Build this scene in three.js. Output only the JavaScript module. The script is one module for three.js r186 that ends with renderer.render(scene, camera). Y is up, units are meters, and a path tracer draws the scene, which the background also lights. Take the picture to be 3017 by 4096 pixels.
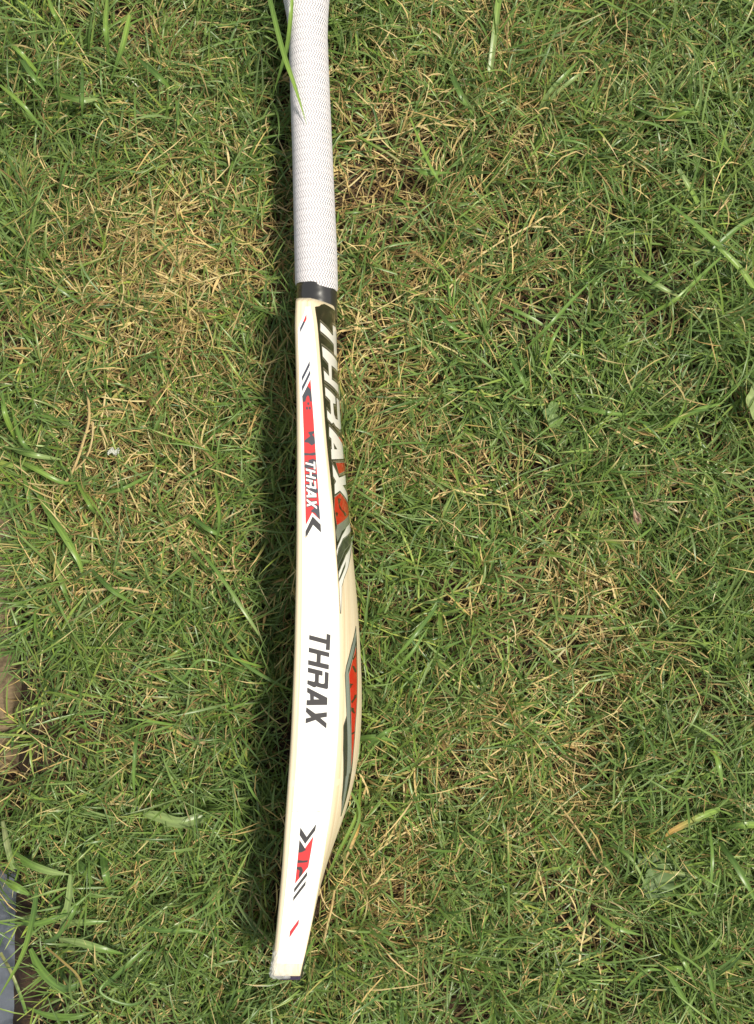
import * as THREE from 'three';
import { mergeGeometries } from 'three/addons/utils/BufferGeometryUtils.js';
import { ImprovedNoise } from 'three/addons/math/ImprovedNoise.js';

// ---------------------------------------------------------------- camera, sky, sun, exposure
const scene = new THREE.Scene();
const TILT = THREE.MathUtils.degToRad(3), FOV = 50, CAM_H = 1.004;
const camera = new THREE.PerspectiveCamera(FOV, 754 / 1024, 0.02, 200);
camera.position.set(0, CAM_H, CAM_H * Math.tan(TILT));
camera.up.set(0, 0, -1);
camera.lookAt(0, 0, 0);
scene.add(camera);

const renderer = new THREE.WebGLRenderer({ antialias: true });
renderer.toneMapping = THREE.LinearToneMapping;
renderer.toneMappingExposure = 1.22;
renderer.shadowMap.enabled = true;
renderer.shadowMap.type = THREE.PCFSoftShadowMap;

const SUN_EL = THREE.MathUtils.degToRad(65), SUN_AZ = THREE.MathUtils.degToRad(6);
const sunDir = new THREE.Vector3(Math.cos(SUN_EL) * Math.cos(SUN_AZ), Math.sin(SUN_EL), Math.cos(SUN_EL) * Math.sin(SUN_AZ));
{ // hazy daylight sky
  const w = 128, h = 64, d = new Float32Array(w * h * 4);
  for (let j = 0; j < h; j++) for (let i = 0; i < w; i++) {
    const el = Math.max(0, ((j + 0.5) / h - 0.5) * Math.PI), t = Math.pow(Math.sin(el), 0.6);
    const o = (j * w + i) * 4;
    d[o] = 0.44 * (1 - t) + 0.31 * t; d[o + 1] = 0.46 * (1 - t) + 0.345 * t; d[o + 2] = 0.47 * (1 - t) + 0.39 * t; d[o + 3] = 1;
  }
  const sky = new THREE.DataTexture(d, w, h, THREE.RGBAFormat, THREE.FloatType);
  sky.mapping = THREE.EquirectangularReflectionMapping; sky.magFilter = sky.minFilter = THREE.LinearFilter; sky.needsUpdate = true;
  scene.background = sky; scene.environment = sky;
}
const sun = new THREE.DirectionalLight(new THREE.Color(1.0, 0.94, 0.80), 4.7);
sun.name = 'sun';
sun.position.copy(sunDir).multiplyScalar(3); sun.target.position.set(0, 0, 0);
sun.castShadow = true; sun.shadow.radius = 17; sun.shadow.mapSize.set(4096, 4096);
Object.assign(sun.shadow.camera, { left: -1, right: 1, top: 1, bottom: -1, near: 0.1, far: 8 });
scene.add(sun, sun.target);

// ---------------------------------------------------------------- helpers
let seed = 20240611;
const rnd = () => { seed = (seed + 0x6D2B79F5) | 0; let t = Math.imul(seed ^ (seed >>> 15), 1 | seed); t = (t + Math.imul(t ^ (t >>> 7), 61 | t)) ^ t; return ((t ^ (t >>> 14)) >>> 0) / 4294967296; };
const rr = (a, b) => a + (b - a) * rnd();
const gauss = () => (rnd() + rnd() + rnd() + rnd() - 2) * 1.0;
const perlin = new ImprovedNoise();
const noise = (x, y, z = 0.37) => perlin.noise(x, y, z);
const lerp = (a, b, t) => a + (b - a) * t, clamp = (v, a, b) => Math.min(b, Math.max(a, v));
const smooth = (a, b, t) => { const u = clamp((t - a) / (b - a), 0, 1); return u * u * (3 - 2 * u); };
const F = 2048 / Math.tan(THREE.MathUtils.degToRad(FOV / 2)), CT = Math.cos(TILT), ST = Math.sin(TILT);
// a reading in the photograph (pixels) and a height above the ground (metres) -> a point of the place
function at(px, py, h) {
  const a = px - 1508.5, b = 2048 - py;
  const r = [a, -CT * F + ST * b, -ST * F - CT * b], t = (h - CAM_H) / r[1];
  return new THREE.Vector3(r[0] * t, h, CAM_H * Math.tan(TILT) + r[2] * t);
}
const taken = {};
function numbered(n) { taken[n] = (taken[n] ?? -1) + 1; return taken[n] ? `${n}_${String(taken[n]).padStart(3, '0')}` : n; }
function mesh(name, geo, mat, parent) {
  const m = new THREE.Mesh(geo, mat); m.name = name; m.castShadow = m.receiveShadow = true; parent.add(m); return m;
}
function thing(o, label, category, group) { o.userData.label = label; o.userData.category = category; if (group) o.userData.group = group; return o; }
const rgb = (r, g, b) => new THREE.Color().setRGB(r, g, b);
function gridGeo(nu, nv, fn) { // fn(i, j) -> [x, y, z, u, v]
  const pos = [], uv = [], idx = [];
  for (let j = 0; j < nv; j++) for (let i = 0; i < nu; i++) { const p = fn(i, j); pos.push(p[0], p[1], p[2]); uv.push(p[3], p[4]); }
  for (let j = 0; j < nv - 1; j++) for (let i = 0; i < nu - 1; i++) { const a = j * nu + i, b = a + 1, c = a + nu, d = c + 1; idx.push(a, c, b, b, c, d); }
  const g = new THREE.BufferGeometry();
  g.setAttribute('position', new THREE.Float32BufferAttribute(pos, 3)); g.setAttribute('uv', new THREE.Float32BufferAttribute(uv, 2)); g.setIndex(idx); g.computeVertexNormals();
  return g;
}
function noiseTexture(n, fn, srgb = true) { // fn(u, v) -> [r, g, b] 0..255
  const d = new Uint8Array(n * n * 4);
  for (let j = 0; j < n; j++) for (let i = 0; i < n; i++) { const c = fn(i / n, j / n), o = (j * n + i) * 4; d[o] = clamp(c[0], 0, 255); d[o + 1] = clamp(c[1], 0, 255); d[o + 2] = clamp(c[2], 0, 255); d[o + 3] = 255; }
  const t = new THREE.DataTexture(d, n, n); t.wrapS = t.wrapT = THREE.RepeatWrapping; t.magFilter = t.minFilter = THREE.LinearFilter;
  if (srgb) t.colorSpace = THREE.SRGBColorSpace; t.needsUpdate = true; return t;
}
// noise that repeats over the unit square
function tnoise(u, v, f, z) {
  const a = noise(u * f, v * f, z), b = noise((u - 1) * f, v * f, z), c = noise(u * f, (v - 1) * f, z), d = noise((u - 1) * f, (v - 1) * f, z);
  return a * (1 - u) * (1 - v) + b * u * (1 - v) + c * (1 - u) * v + d * u * v;
}

const STATIONS = [[-167.64, -66.67, -54.06, -35.3], [-147.57, -67.22, -50.9, -35.0], [-127.5, -66.64, -48.75, -34.41], [-107.43, -66.13, -47.07, -33.37], [-87.35, -65.71, -45.35, -32.13], [-67.28, -65.4, -43.75, -30.73], [-47.21, -65.15, -41.82, -28.8], [-27.14, -65.1, -39.53, -26.87], [-7.06, -65.13, -37.28, -25.16], [13.01, -65.15, -35.32, -23.36], [33.08, -65.2, -33.47, -21.41], [53.15, -65.41, -31.76, -19.4], [73.23, -65.71, -30.43, -17.52], [93.3, -66.08, -29.72, -15.93], [113.37, -66.45, -29.39, -14.57], [133.44, -67.06, -29.31, -13.55], [153.52, -67.82, -29.46, -12.95], [173.59, -68.51, -29.95, -13.04], [193.66, -69.47, -30.94, -14.16], [213.73, -70.7, -32.56, -16.35], [233.81, -72.08, -34.71, -20.14], [253.88, -73.41, -37.35, -25.75], [273.95, -74.72, -40.56, -32.98], [294.02, -76.13, -44.23, -40.35], [314.1, -77.81, -48.08, -46.51], [334.17, -79.66, -51.92, -51.34], [354.24, -81.73, -56.2, -55.7], [374.31, -84.07, -60.83, -60.33]];
const DARK_WORD = {
  T: [105.1,0.784,117.0,0.767,116.6,0.689,112.0,0.7,108.4,0.328,105.3,0.331,108.9,0.705,104.3,0.708],
  H: [119.3,0.76,122.4,0.756,120.7,0.576,127.3,0.571,128.9,0.751,132.3,0.748,128.4,0.317,125.2,0.318,126.8,0.495,120.0,0.498,118.5,0.323,115.2,0.325],
  R: [131.2,0.316,133.9,0.618,137.2,0.619,136.6,0.544,142.8,0.541,143.3,0.557,143.9,0.6,143.9,0.66,143.3,0.675,134.5,0.676,135.3,0.748,147.1,0.742,147.9,0.716,146.2,0.525,145.5,0.502,146.4,0.48,146.5,0.45,143.9,0.312,141.2,0.314,142.5,0.455,141.9,0.469,135.8,0.468,134.5,0.316],
  A: [147.0,0.314,155.1,0.731,160.4,0.731,160.7,0.31,157.0,0.31,157.0,0.385,151.8,0.375,150.4,0.313],
  Ah: [153.4,0.448,156.3,0.59,156.4,0.45],
  X: [162.7,0.307,167.7,0.496,166.6,0.729,169.9,0.73,170.7,0.588,175.2,0.73,178.9,0.729,172.3,0.507,174.9,0.304,171.5,0.304,170.5,0.423,166.0,0.302],
};
const WHITE_WORD = {
  T: [-34.2,0.614,-28.1,0.606,-28.3,0.552,-30.7,0.558,-32.5,0.296,-34.1,0.297,-32.3,0.56,-34.7,0.56],
  H: [-26.9,0.601,-25.3,0.599,-26.1,0.475,-22.7,0.473,-21.9,0.597,-20.2,0.594,-22.2,0.298,-23.8,0.299,-23.0,0.42,-26.5,0.421,-27.3,0.299,-29.0,0.299],
  R: [-20.7,0.298,-19.3,0.506,-17.6,0.507,-17.9,0.455,-14.8,0.454,-14.5,0.465,-14.2,0.494,-14.2,0.536,-14.5,0.546,-19.0,0.546,-18.6,0.595,-12.5,0.592,-12.1,0.573,-13.0,0.444,-13.4,0.428,-12.9,0.413,-12.8,0.392,-14.2,0.298,-15.6,0.299,-14.9,0.395,-15.2,0.405,-18.3,0.404,-19.0,0.299],
  A: [-12.6,0.3,-8.4,0.583,-5.6,0.583,-5.5,0.3,-7.4,0.299,-7.4,0.35,-10.1,0.342,-10.8,0.299],
  Ah: [-9.2,0.392,-7.8,0.488,-7.7,0.393],
  X: [-4.4,0.298,-1.8,0.426,-2.4,0.581,-0.7,0.582,-0.3,0.488,2.1,0.582,4.0,0.58,0.6,0.434,1.9,0.3,0.1,0.299,-0.4,0.378,-2.7,0.296],
};
const ART_EDGE = {
  chipRed: [-154.8,0.639,-151.0,0.625,-148.2,0.527,-148.7,0.45],
  chipNavy: [-148.7,0.45,-148.2,0.527,-140.1,0.264,-143.4,0.279],
  s1: [-116.2,0.626,-112.9,0.621,-99.9,0.256,-103.3,0.262],
  s2: [-108.9,0.629,-105.9,0.625,-91.9,0.252,-95.4,0.253],
  block: [-101.6,0.622,-88.9,0.629,-76.9,0.646,-68.3,0.655,-50.8,0.655,-30.2,0.649,-5.8,0.645,12.8,0.651,6.7,0.441,17.1,0.254,-14.0,0.258,-30.2,0.252,-57.4,0.265,-84.6,0.253,-87.6,0.247],
  d1: [-95.9,0.475,-93.4,0.593,-89.4,0.631,-83.4,0.628,-83.4,0.554,-87.4,0.527,-88.4,0.481,-86.9,0.416,-83.4,0.373,-82.9,0.264,-87.6,0.247],
  d2: [-58.5,0.437,-58.7,0.486,-59.3,0.658,-57.9,0.66,-56.3,0.565,-54.1,0.652,-49.2,0.655,-47.6,0.528,-49.8,0.417,-50.3,0.277,-51.9,0.303,-53.6,0.402,-55.2,0.502,-57.6,0.435],
  d3: [-41.6,0.253,-41.1,0.444,-42.1,0.66,-40.0,0.658,-39.4,0.531,-39.7,0.397,-39.4,0.255],
  d4: [-35.6,0.39,-36.7,0.546,-35.6,0.645,-29.7,0.645,-29.1,0.571,-29.7,0.252,-31.6,0.254,-32.4,0.428],
  d5: [-23.7,0.246,-24.8,0.415,-24.2,0.647,-20.5,0.645,-19.4,0.487,-22.1,0.307],
  d6: [-15.6,0.249,-16.4,0.361,-17.7,0.484,-14.5,0.558,-12.3,0.632,-9.1,0.636,-9.6,0.508,-12.3,0.395,-14.0,0.268],
  d7: [3.9,0.476,0.1,0.604,2.3,0.653,12.5,0.648,10.4,0.586,7.1,0.518,6.1,0.409,5.0,0.419],
  dot1: [-81.6,0.478],
  dot2: [-77.9,0.423],
  dot3: [-78.0,0.53],
  chev1: [10.1,0.45,16.6,0.651,22.5,0.65,16.3,0.451,27.1,0.248,22.0,0.251],
  chev2: [257.7,0.361,265.0,0.521,255.0,0.695,259.4,0.69,269.7,0.505,263.0,0.36],
  block2: [266.7,0.363,273.5,0.513,263.9,0.673,288.0,0.652,301.2,0.377,285.7,0.371],
  e1: [266.7,0.363,273.5,0.513,274.7,0.541,276.4,0.45,276.9,0.369],
  e2: [282.6,0.373,283.2,0.501,282.8,0.621,284.1,0.613,284.6,0.507,284.9,0.372],
  e3: [288.0,0.373,288.0,0.485,290.8,0.535,293.6,0.525,297.0,0.472,294.8,0.449,290.8,0.451,289.4,0.369],
  s3: [291.9,0.643,294.8,0.648,307.7,0.386,305.2,0.375],
  s4: [299.3,0.638,302.1,0.643,314.2,0.391,311.7,0.384],
  chip2: [329.1,0.613,332.4,0.621,342.6,0.426,338.3,0.415],
  filmA: [-160.1,0.649,-142.2,0.124,-118.4,0.179,-84.6,0.182,-35.6,0.17,7.7,0.186,41.6,0.191],
  filmC: [246.0,0.297,291.4,0.319,325.2,0.327,348.4,0.367,241.8,0.777,274.4,0.705,313.9,0.722,328.8,0.616,342.0,0.633],
};
const ART_BACK = {
  T: [-150.3,0.17,-143.8,0.14,-142.6,0.15,-137.5,0.67,-129.1,0.67,-128.9,0.95,-153.1,0.97,-154.3,0.85,-153.8,0.65,-145.1,0.65,-144.7,0.59],
  H: [-130.2,0.15,-124.9,0.95,-116.3,0.96,-117.7,0.48,-105.6,0.45,-104.7,0.91,-96.8,0.89,-102.4,0.15,-110.5,0.15,-107.4,0.34,-117.9,0.34,-121.8,0.15],
  R: [-96.7,0.15,-92.0,0.57,-86.0,0.57,-85.4,0.43,-76.5,0.44,-73.1,0.51,-73.1,0.64,-92.0,0.66,-91.5,0.92,-67.9,0.92,-65.4,0.74,-66.5,0.49,-69.1,0.38,-67.5,0.31,-69.9,0.18,-71.6,0.15,-77.7,0.16,-75.1,0.29,-76.7,0.31,-86.7,0.31,-89.6,0.14],
  A: [-64.4,0.19,-52.6,0.92,-41.4,0.85,-37.3,0.16,-45.7,0.18,-45.8,0.21,-54.5,0.23,-56.2,0.16],
  Ah: [-51.6,0.3,-47.1,0.45,-46.4,0.31],
  X: [-33.3,0.17,-23.3,0.39,-27.8,0.87,-19.4,0.85,-17.6,0.56,-10.1,1.02,-4.5,0.9,-12.4,0.37,-8.5,0.14,-16.8,0.17,-19.6,0.24,-23.3,0.15],
  r1: [-35.4,0.31,-39.4,1.02,-32.3,0.98,-26.2,0.41],
  r2: [-59.1,0.6,-57.7,0.91,-53.5,0.97,-56.3,0.59],
  r3: [-18.0,0.85,-16.0,0.92,-15.3,0.75],
  r4: [-10.8,0.37,-2.3,0.92,4.3,1.02,16.9,0.11,4.2,0.07,-6.3,0.12],
  m1: [-5.6,0.24,-5.9,0.4,-0.8,0.29,3.3,0.39,5.0,0.58,7.0,0.66,8.5,0.51,5.9,0.45,2.5,0.27,-1.8,0.25],
  m2: [5.8,0.1,6.6,0.2,10.0,0.15,8.5,0.1],
  gray: [17.1,0.11,5.6,0.96,10.6,1.02,21.1,0.3,30.2,0.07,22.7,0.04],
  b1: [11.1,1.02,18.6,1.02,27.6,0.3,36.1,0.08,42.6,0.01,37.8,0.01,32.8,0.08,24.4,0.28,16.6,0.58],
  b2: [18.6,1.02,26.0,1.02,36.9,0.34,46.9,0.08,51.8,0.01,44.8,0.01,37.2,0.08,28.2,0.29],
  b3: [26.6,1.02,31.3,0.92,36.6,0.72,51.7,0.41,59.4,0.21,66.3,0.1,88.3,0.03,88.3,0.02,65.2,0.0,54.4,0.02,49.0,0.13,39.1,0.39],
  b3in: [28.9,0.96,40.7,0.38,50.1,0.13,56.6,0.01,55.5,0.02,49.0,0.13,39.4,0.39],
  b4: [46.0,0.34,50.1,0.3,62.5,0.01,59.8,0.02,51.8,0.18],
  top: [-162.3,0.04,-162.1,0.12,-163.5,0.19,-167.6,0.29,-168.6,0.87],
  wrBound: [26.9,1.02,35.4,0.8,51.7,0.41,59.4,0.21,66.3,0.1,88.3,0.03],
  g: [99.5,0.65,111.1,0.59,134.4,0.23,146.2,0.25,175.8,0.31,220.8,0.48,219.0,0.43,230.8,0.44,250.3,0.46,253.9,0.47,247.4,0.36,233.7,0.33,217.7,0.3,219.3,0.33,171.9,0.18,137.4,0.13,130.6,0.17,116.2,0.36],
  red: [115.8,0.57,137.3,0.57,159.7,0.55,180.6,0.49,205.4,0.49,217.1,0.48,187.9,0.37,161.1,0.3,137.4,0.24,128.0,0.36],
  k1: [131.2,0.36,131.9,0.45,136.0,0.55,137.7,0.54,137.0,0.47,134.0,0.4],
  k2: [144.8,0.27,145.7,0.32,146.2,0.41,147.0,0.34,148.9,0.31,149.0,0.28],
  k3: [155.5,0.53,157.6,0.54,159.6,0.44,161.7,0.35,160.0,0.31,158.2,0.4,155.5,0.44],
  k4: [164.7,0.32,166.0,0.42,168.4,0.43,170.5,0.48,170.4,0.42,167.7,0.32],
  k5: [185.4,0.49,186.8,0.48,187.4,0.38,185.9,0.37],
  k6: [121.7,0.55,124.0,0.53,127.0,0.41,125.7,0.39],
  dk: [171.4,0.19,219.3,0.33,220.6,0.3,235.2,0.31,250.9,0.41,225.7,0.24,207.8,0.18,197.6,0.14,177.8,0.11],
  lbL: [99.5,0.62,115.0,0.36,130.3,0.16,137.3,0.12,157.2,0.15,171.3,0.18,178.0,0.1,197.5,0.13,218.3,0.23,219.7,0.21,236.6,0.28,253.3,0.42],
  lbR: [99.6,0.67,121.9,0.62,137.4,0.6,159.9,0.57,180.3,0.52,205.7,0.52,214.7,0.54,230.9,0.56,242.9,0.53,254.1,0.49],
};// ---------------------------------------------------------------- cricket bat: measured stations (mm): z along, face x, edge-back x, spine x
const Y0 = 0.012, BW = 0.108, YE = Y0 + BW, YM = Y0 + BW / 2;
const Z_SH = STATIONS[0][0] / 1e3, Z_TOE = STATIONS[STATIONS.length - 1][0] / 1e3 + 0.004;
function station(z) {
  const n = STATIONS.length, step = (STATIONS[n - 1][0] - STATIONS[0][0]) / (n - 1), t = (z * 1e3 - STATIONS[0][0]) / step;
  const i = clamp(Math.floor(t), 0, n - 2), u = clamp(t - i, 0, 1.25), g = (k, c) => STATIONS[clamp(k, 0, n - 1)][c];
  return [1, 2, 3].map(c => { const a = g(i - 1, c), b = g(i, c), d = g(i + 1, c), e = g(i + 2, c); return (b + 0.5 * u * (d - a + u * (2 * a - 5 * b + 4 * d - e + u * (3 * (b - d) + e - a)))) / 1e3; });
}
const backX = (e, p, w) => w <= 1 ? e + (p - e) * (1 - Math.pow(1 - w, 1.8)) : p - (p - e) * Math.pow(w - 1, 1.8);
function halfHeight(z) {
  const R = 0.013, A = 0.009, B = 0.036, zs = Z_SH + 0.003;
  if (z > Z_TOE - R) { const d = z - (Z_TOE - R); return 0.054 - R + Math.sqrt(Math.max(0, R * R - d * d)); }
  if (z < zs) { const d = (zs - z) / A; return 0.054 - B * (1 - Math.sqrt(Math.max(0, 1 - d * d))); }
  return 0.054;
}
function section(z) { // closed ring of one cross-section, with arc length
  const st = station(z), e = st[1], p = st[2], hh = halfHeight(z), half = [], dt = Math.max(0, z - (Z_TOE - 0.006)), f = st[0] + 0.006 - Math.sqrt(Math.max(0, 0.000036 - dt * dt));
  const rc = 0.0042, rb = 0.0014, top = hh;
  for (let i = 0; i <= 5; i++) { const t = i / 5; half.push([f - 0.0012 * (1 - t * t), t * (top - rc)]); }              // face, middle to corner
  for (let i = 1; i <= 6; i++) { const a = Math.PI * (1 - i / 12); half.push([f + rc + rc * Math.cos(a), top - rc + rc * Math.sin(a)]); }
  for (let i = 1; i <= 4; i++) half.push([lerp(f + rc, e - rb, i / 4), top]);
  for (let i = 1; i <= 4; i++) { const a = Math.PI / 2 * (1 - i / 4); half.push([e - rb + rb * Math.cos(a), top - rb + rb * Math.sin(a)]); }
  for (let i = 1; i <= 14; i++) { const w = i / 14, y = top * (1 - w); if (y > top - rb) continue; half.push([backX(e, p, w), y]); }
  const ring = half.map(q => [q[0], YM + q[1]]);
  for (let i = half.length - 2; i >= 1; i--) ring.push([half[i][0], YM - half[i][1]]);
  ring.push(ring[0].slice());
  return ring;
}
const canvas = (w, h) => { const c = document.createElement('canvas'); c.width = w; c.height = h; return [c, c.getContext('2d')]; };
function canvasTex(c) { const t = new THREE.CanvasTexture(c); t.colorSpace = THREE.SRGBColorSpace; t.magFilter = THREE.LinearFilter; t.anisotropy = 8; return t; }

// pale willow, grain running along the blade
const [woodC, wg] = canvas(512, 1024);
wg.fillStyle = '#dfcfb2'; wg.fillRect(0, 0, 512, 1024);
for (let i = 0; i < 210; i++) {
  const x = rnd() * 512, w = rr(0.6, 4), k = rnd();
  wg.strokeStyle = k < 0.6 ? `rgba(178,142,96,${rr(0.06, 0.34)})` : `rgba(240,228,200,${rr(0.1, 0.4)})`; wg.lineWidth = w;
  wg.beginPath(); wg.moveTo(x, -5); for (let y = 0; y <= 1030; y += 40) wg.lineTo(x + 5 * noise(x * 0.02, y * 0.004, 3), y); wg.stroke();
}
for (let i = 0; i < 2600; i++) { wg.fillStyle = `rgba(${rnd() < 0.5 ? '158,120,72' : '242,232,208'},${rr(0.04, 0.2)})`; wg.fillRect(rnd() * 512, rnd() * 1024, rr(0.6, 1.6), rr(3, 22)); }
const woodT = canvasTex(woodC); woodT.wrapS = woodT.wrapT = THREE.RepeatWrapping; woodT.repeat.set(1 / 0.09, 1 / 0.22);
const woodM = new THREE.MeshPhysicalMaterial({ map: woodT, roughness: 0.5, clearcoat: 0.35, clearcoatRoughness: 0.3 }); woodM.name = 'willow';

const bat = new THREE.Group(); bat.name = 'cricket_bat'; scene.add(bat);
bat.position.set(-0.066, Y0, 0.1);
thing(bat, 'cricket bat with white grip and red and black stickers, standing on its edge in grass', 'cricket bat');
const part = (name, geo, mat, parent = bat) => { if (parent === bat) geo.translate(-bat.position.x, -bat.position.y, -bat.position.z); return mesh(name, geo, mat, parent); };

let bladeMesh;
{
  const zs = [];
  for (let i = 0; i <= 10; i++) zs.push(Z_SH - 0.0058 + 0.0088 * Math.sin(i / 10 * Math.PI / 2));
  for (let i = 1; i <= 96; i++) zs.push(lerp(Z_SH + 0.003, Z_TOE - 0.013, i / 96));
  for (let i = 1; i <= 9; i++) zs.push(Z_TOE - 0.013 + 0.0129 * Math.sin(i / 9 * Math.PI / 2));
  const rings = zs.map(section), n = rings[0].length;
  const body = gridGeo(n, rings.length, (i, j) => {
    const r = rings[j]; let s = 0; for (let k = 1; k <= i; k++) s += Math.hypot(r[k][0] - r[k - 1][0], r[k][1] - r[k - 1][1]);
    return [r[i][0], r[i][1], zs[j], s, zs[j]];
  });
  const caps = [0, rings.length - 1].map(j => {
    const r = rings[j], cx = r.reduce((a, q) => a + q[0], 0) / n, pos = [cx, YM, zs[j]], uv = [0, 0], idx = [];
    r.forEach((q, i) => { pos.push(q[0], q[1], zs[j]); uv.push(q[0], q[1]); if (i) j ? idx.push(0, i + 1, i) : idx.push(0, i, i + 1); });
    const g = new THREE.BufferGeometry(); g.setAttribute('position', new THREE.Float32BufferAttribute(pos, 3)); g.setAttribute('uv', new THREE.Float32BufferAttribute(uv, 2)); g.setIndex(idx); g.computeVertexNormals(); return g;
  });
  bladeMesh = part('blade', mergeGeometries([body, ...caps]), woodM);
}

// ---- printed films
const ZA = -175, ZB = 380;
const poly = (g, a, X, Y) => { g.beginPath(); for (let i = 0; i < a.length; i += 2) i ? g.lineTo(X(a[i + 1]), Y(a[i])) : g.moveTo(X(a[i + 1]), Y(a[i])); g.closePath(); };
const RED = '#b90d13', NAVY = '#23263a', INK = '#1f191c';
const [edgeC, eg] = canvas(512, 2048);
{
  const X = v => v * 512, Y = z => (z - ZA) / (ZB - ZA) * 2048, A = ART_EDGE, bold = (c) => { eg.save(); eg.scale(3.6, 1); eg.lineWidth = 1.7; eg.strokeStyle = c; eg.stroke(); eg.restore(); }, fill = (k, c, fat) => { poly(eg, A[k], X, Y); eg.fillStyle = c; eg.fill(); if (fat) bold(c); };
  eg.fillStyle = '#e9e7e1'; eg.fillRect(0, 0, 512, 2048);
  fill('chipRed', RED, true); fill('chipNavy', NAVY, true); fill('s1', NAVY, true); fill('s2', NAVY, true); fill('block', RED);
  eg.save(); poly(eg, A.block, X, Y); eg.clip(); for (const k of ['d1', 'd2', 'd3', 'd4', 'd5', 'd6', 'd7']) fill(k, '#2c2f3a'); eg.restore();
  for (const k of ['dot1', 'dot2', 'dot3']) { eg.fillStyle = '#2c2f3a'; eg.beginPath(); eg.ellipse(X(A[k][1]), Y(A[k][0]), 21, 4.2, 0, 0, 7); eg.fill(); }
  eg.lineJoin = 'round';
  const word = (glyphs, ink, outline) => {
    for (const L of 'THRAX') {
      eg.beginPath();
      for (const key of L === 'A' ? ['A', 'Ah'] : [L]) { const a = glyphs[key]; for (let i = 0; i < a.length; i += 2) i ? eg.lineTo(X(a[i + 1]), Y(a[i])) : eg.moveTo(X(a[i + 1]), Y(a[i])); eg.closePath(); }
      if (outline) { eg.strokeStyle = outline; eg.lineWidth = 5; eg.stroke(); }
      eg.fillStyle = ink; eg.fill('evenodd'); if (!outline) bold(ink);
    }
  };
  word(WHITE_WORD, '#ebe9e3', '#2c2f3a'); word(DARK_WORD, INK, null);
  fill('chev1', INK, true); fill('chev2', INK, true); fill('block2', RED);
  eg.save(); poly(eg, A.block2, X, Y); eg.clip(); for (const k of ['e1', 'e2', 'e3']) fill(k, INK); eg.restore();
  fill('s3', INK, true); fill('s4', INK, true); fill('chip2', '#b0101f', true);
  // die-cut borders of the stickers
  eg.strokeStyle = 'rgba(150,146,140,0.75)'; eg.lineWidth = 2;
  for (const cut of [[26, 0.2, 24, 0.42, 41, 0.2], [-150, 0.22, -60, 0.19, 26, 0.2], [246, 0.31, 254, 0.53, 243, 0.75], [246, 0.31, 300, 0.335, 347, 0.38], [243, 0.75, 300, 0.7, 346, 0.63], [-150, 0.93, -40, 0.93, 24, 0.93]]) { eg.beginPath(); for (let i = 0; i < 6; i += 2) i ? eg.lineTo(X(cut[i + 1]), Y(cut[i])) : eg.moveTo(X(cut[1]), Y(cut[0])); eg.stroke(); }
  for (let i = 0; i < 90; i++) { eg.fillStyle = `rgba(90,80,70,${rr(0.1, 0.4)})`; eg.fillRect(X(rr(0.2, 0.9)), Y(rr(-160, 350)), rr(1, 4), rr(0.5, 1.4)); }
}
const edgeT = canvasTex(edgeC);
const filmM = new THREE.MeshPhysicalMaterial({ map: edgeT, roughness: 0.55, clearcoat: 0.7, clearcoatRoughness: 0.25 }); filmM.name = 'printed_white_film';
function edgeFilm(z0, z1, vL, vR, n) { // z in mm, vL / vR give the film's sides across the edge
  return gridGeo(7, n, (i, j) => {
    const zf = lerp(z0, z1, j / (n - 1)), a = vL(zf), b = vR(zf), v = lerp(a, b, i / 6), z = zf / 1e3, [f, e] = station(z);
    return [f + v * (e - f), YM + halfHeight(z) + 0.00028, z, v, 1 - (zf - ZA) / (ZB - ZA)];
  });
}
part('edge_label', edgeFilm(-161, 26, z => lerp(0.66, 0.14, smooth(-165, -140, z)) + 0.015, z => 0.945, 90), filmM).userData.label = 'white edge sticker with red stripe and slanted dark bars';
part('edge_label', edgeFilm(26.5, 244.5, z => 0.155, z => 0.965, 90), filmM).userData.label = 'white edge sticker with dark THRAX lettering';
part('edge_label', edgeFilm(245, 363, z => 0.15, z => 0.965, 50), filmM).userData.label = 'white edge sticker with chevron and red and black flash';

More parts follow.
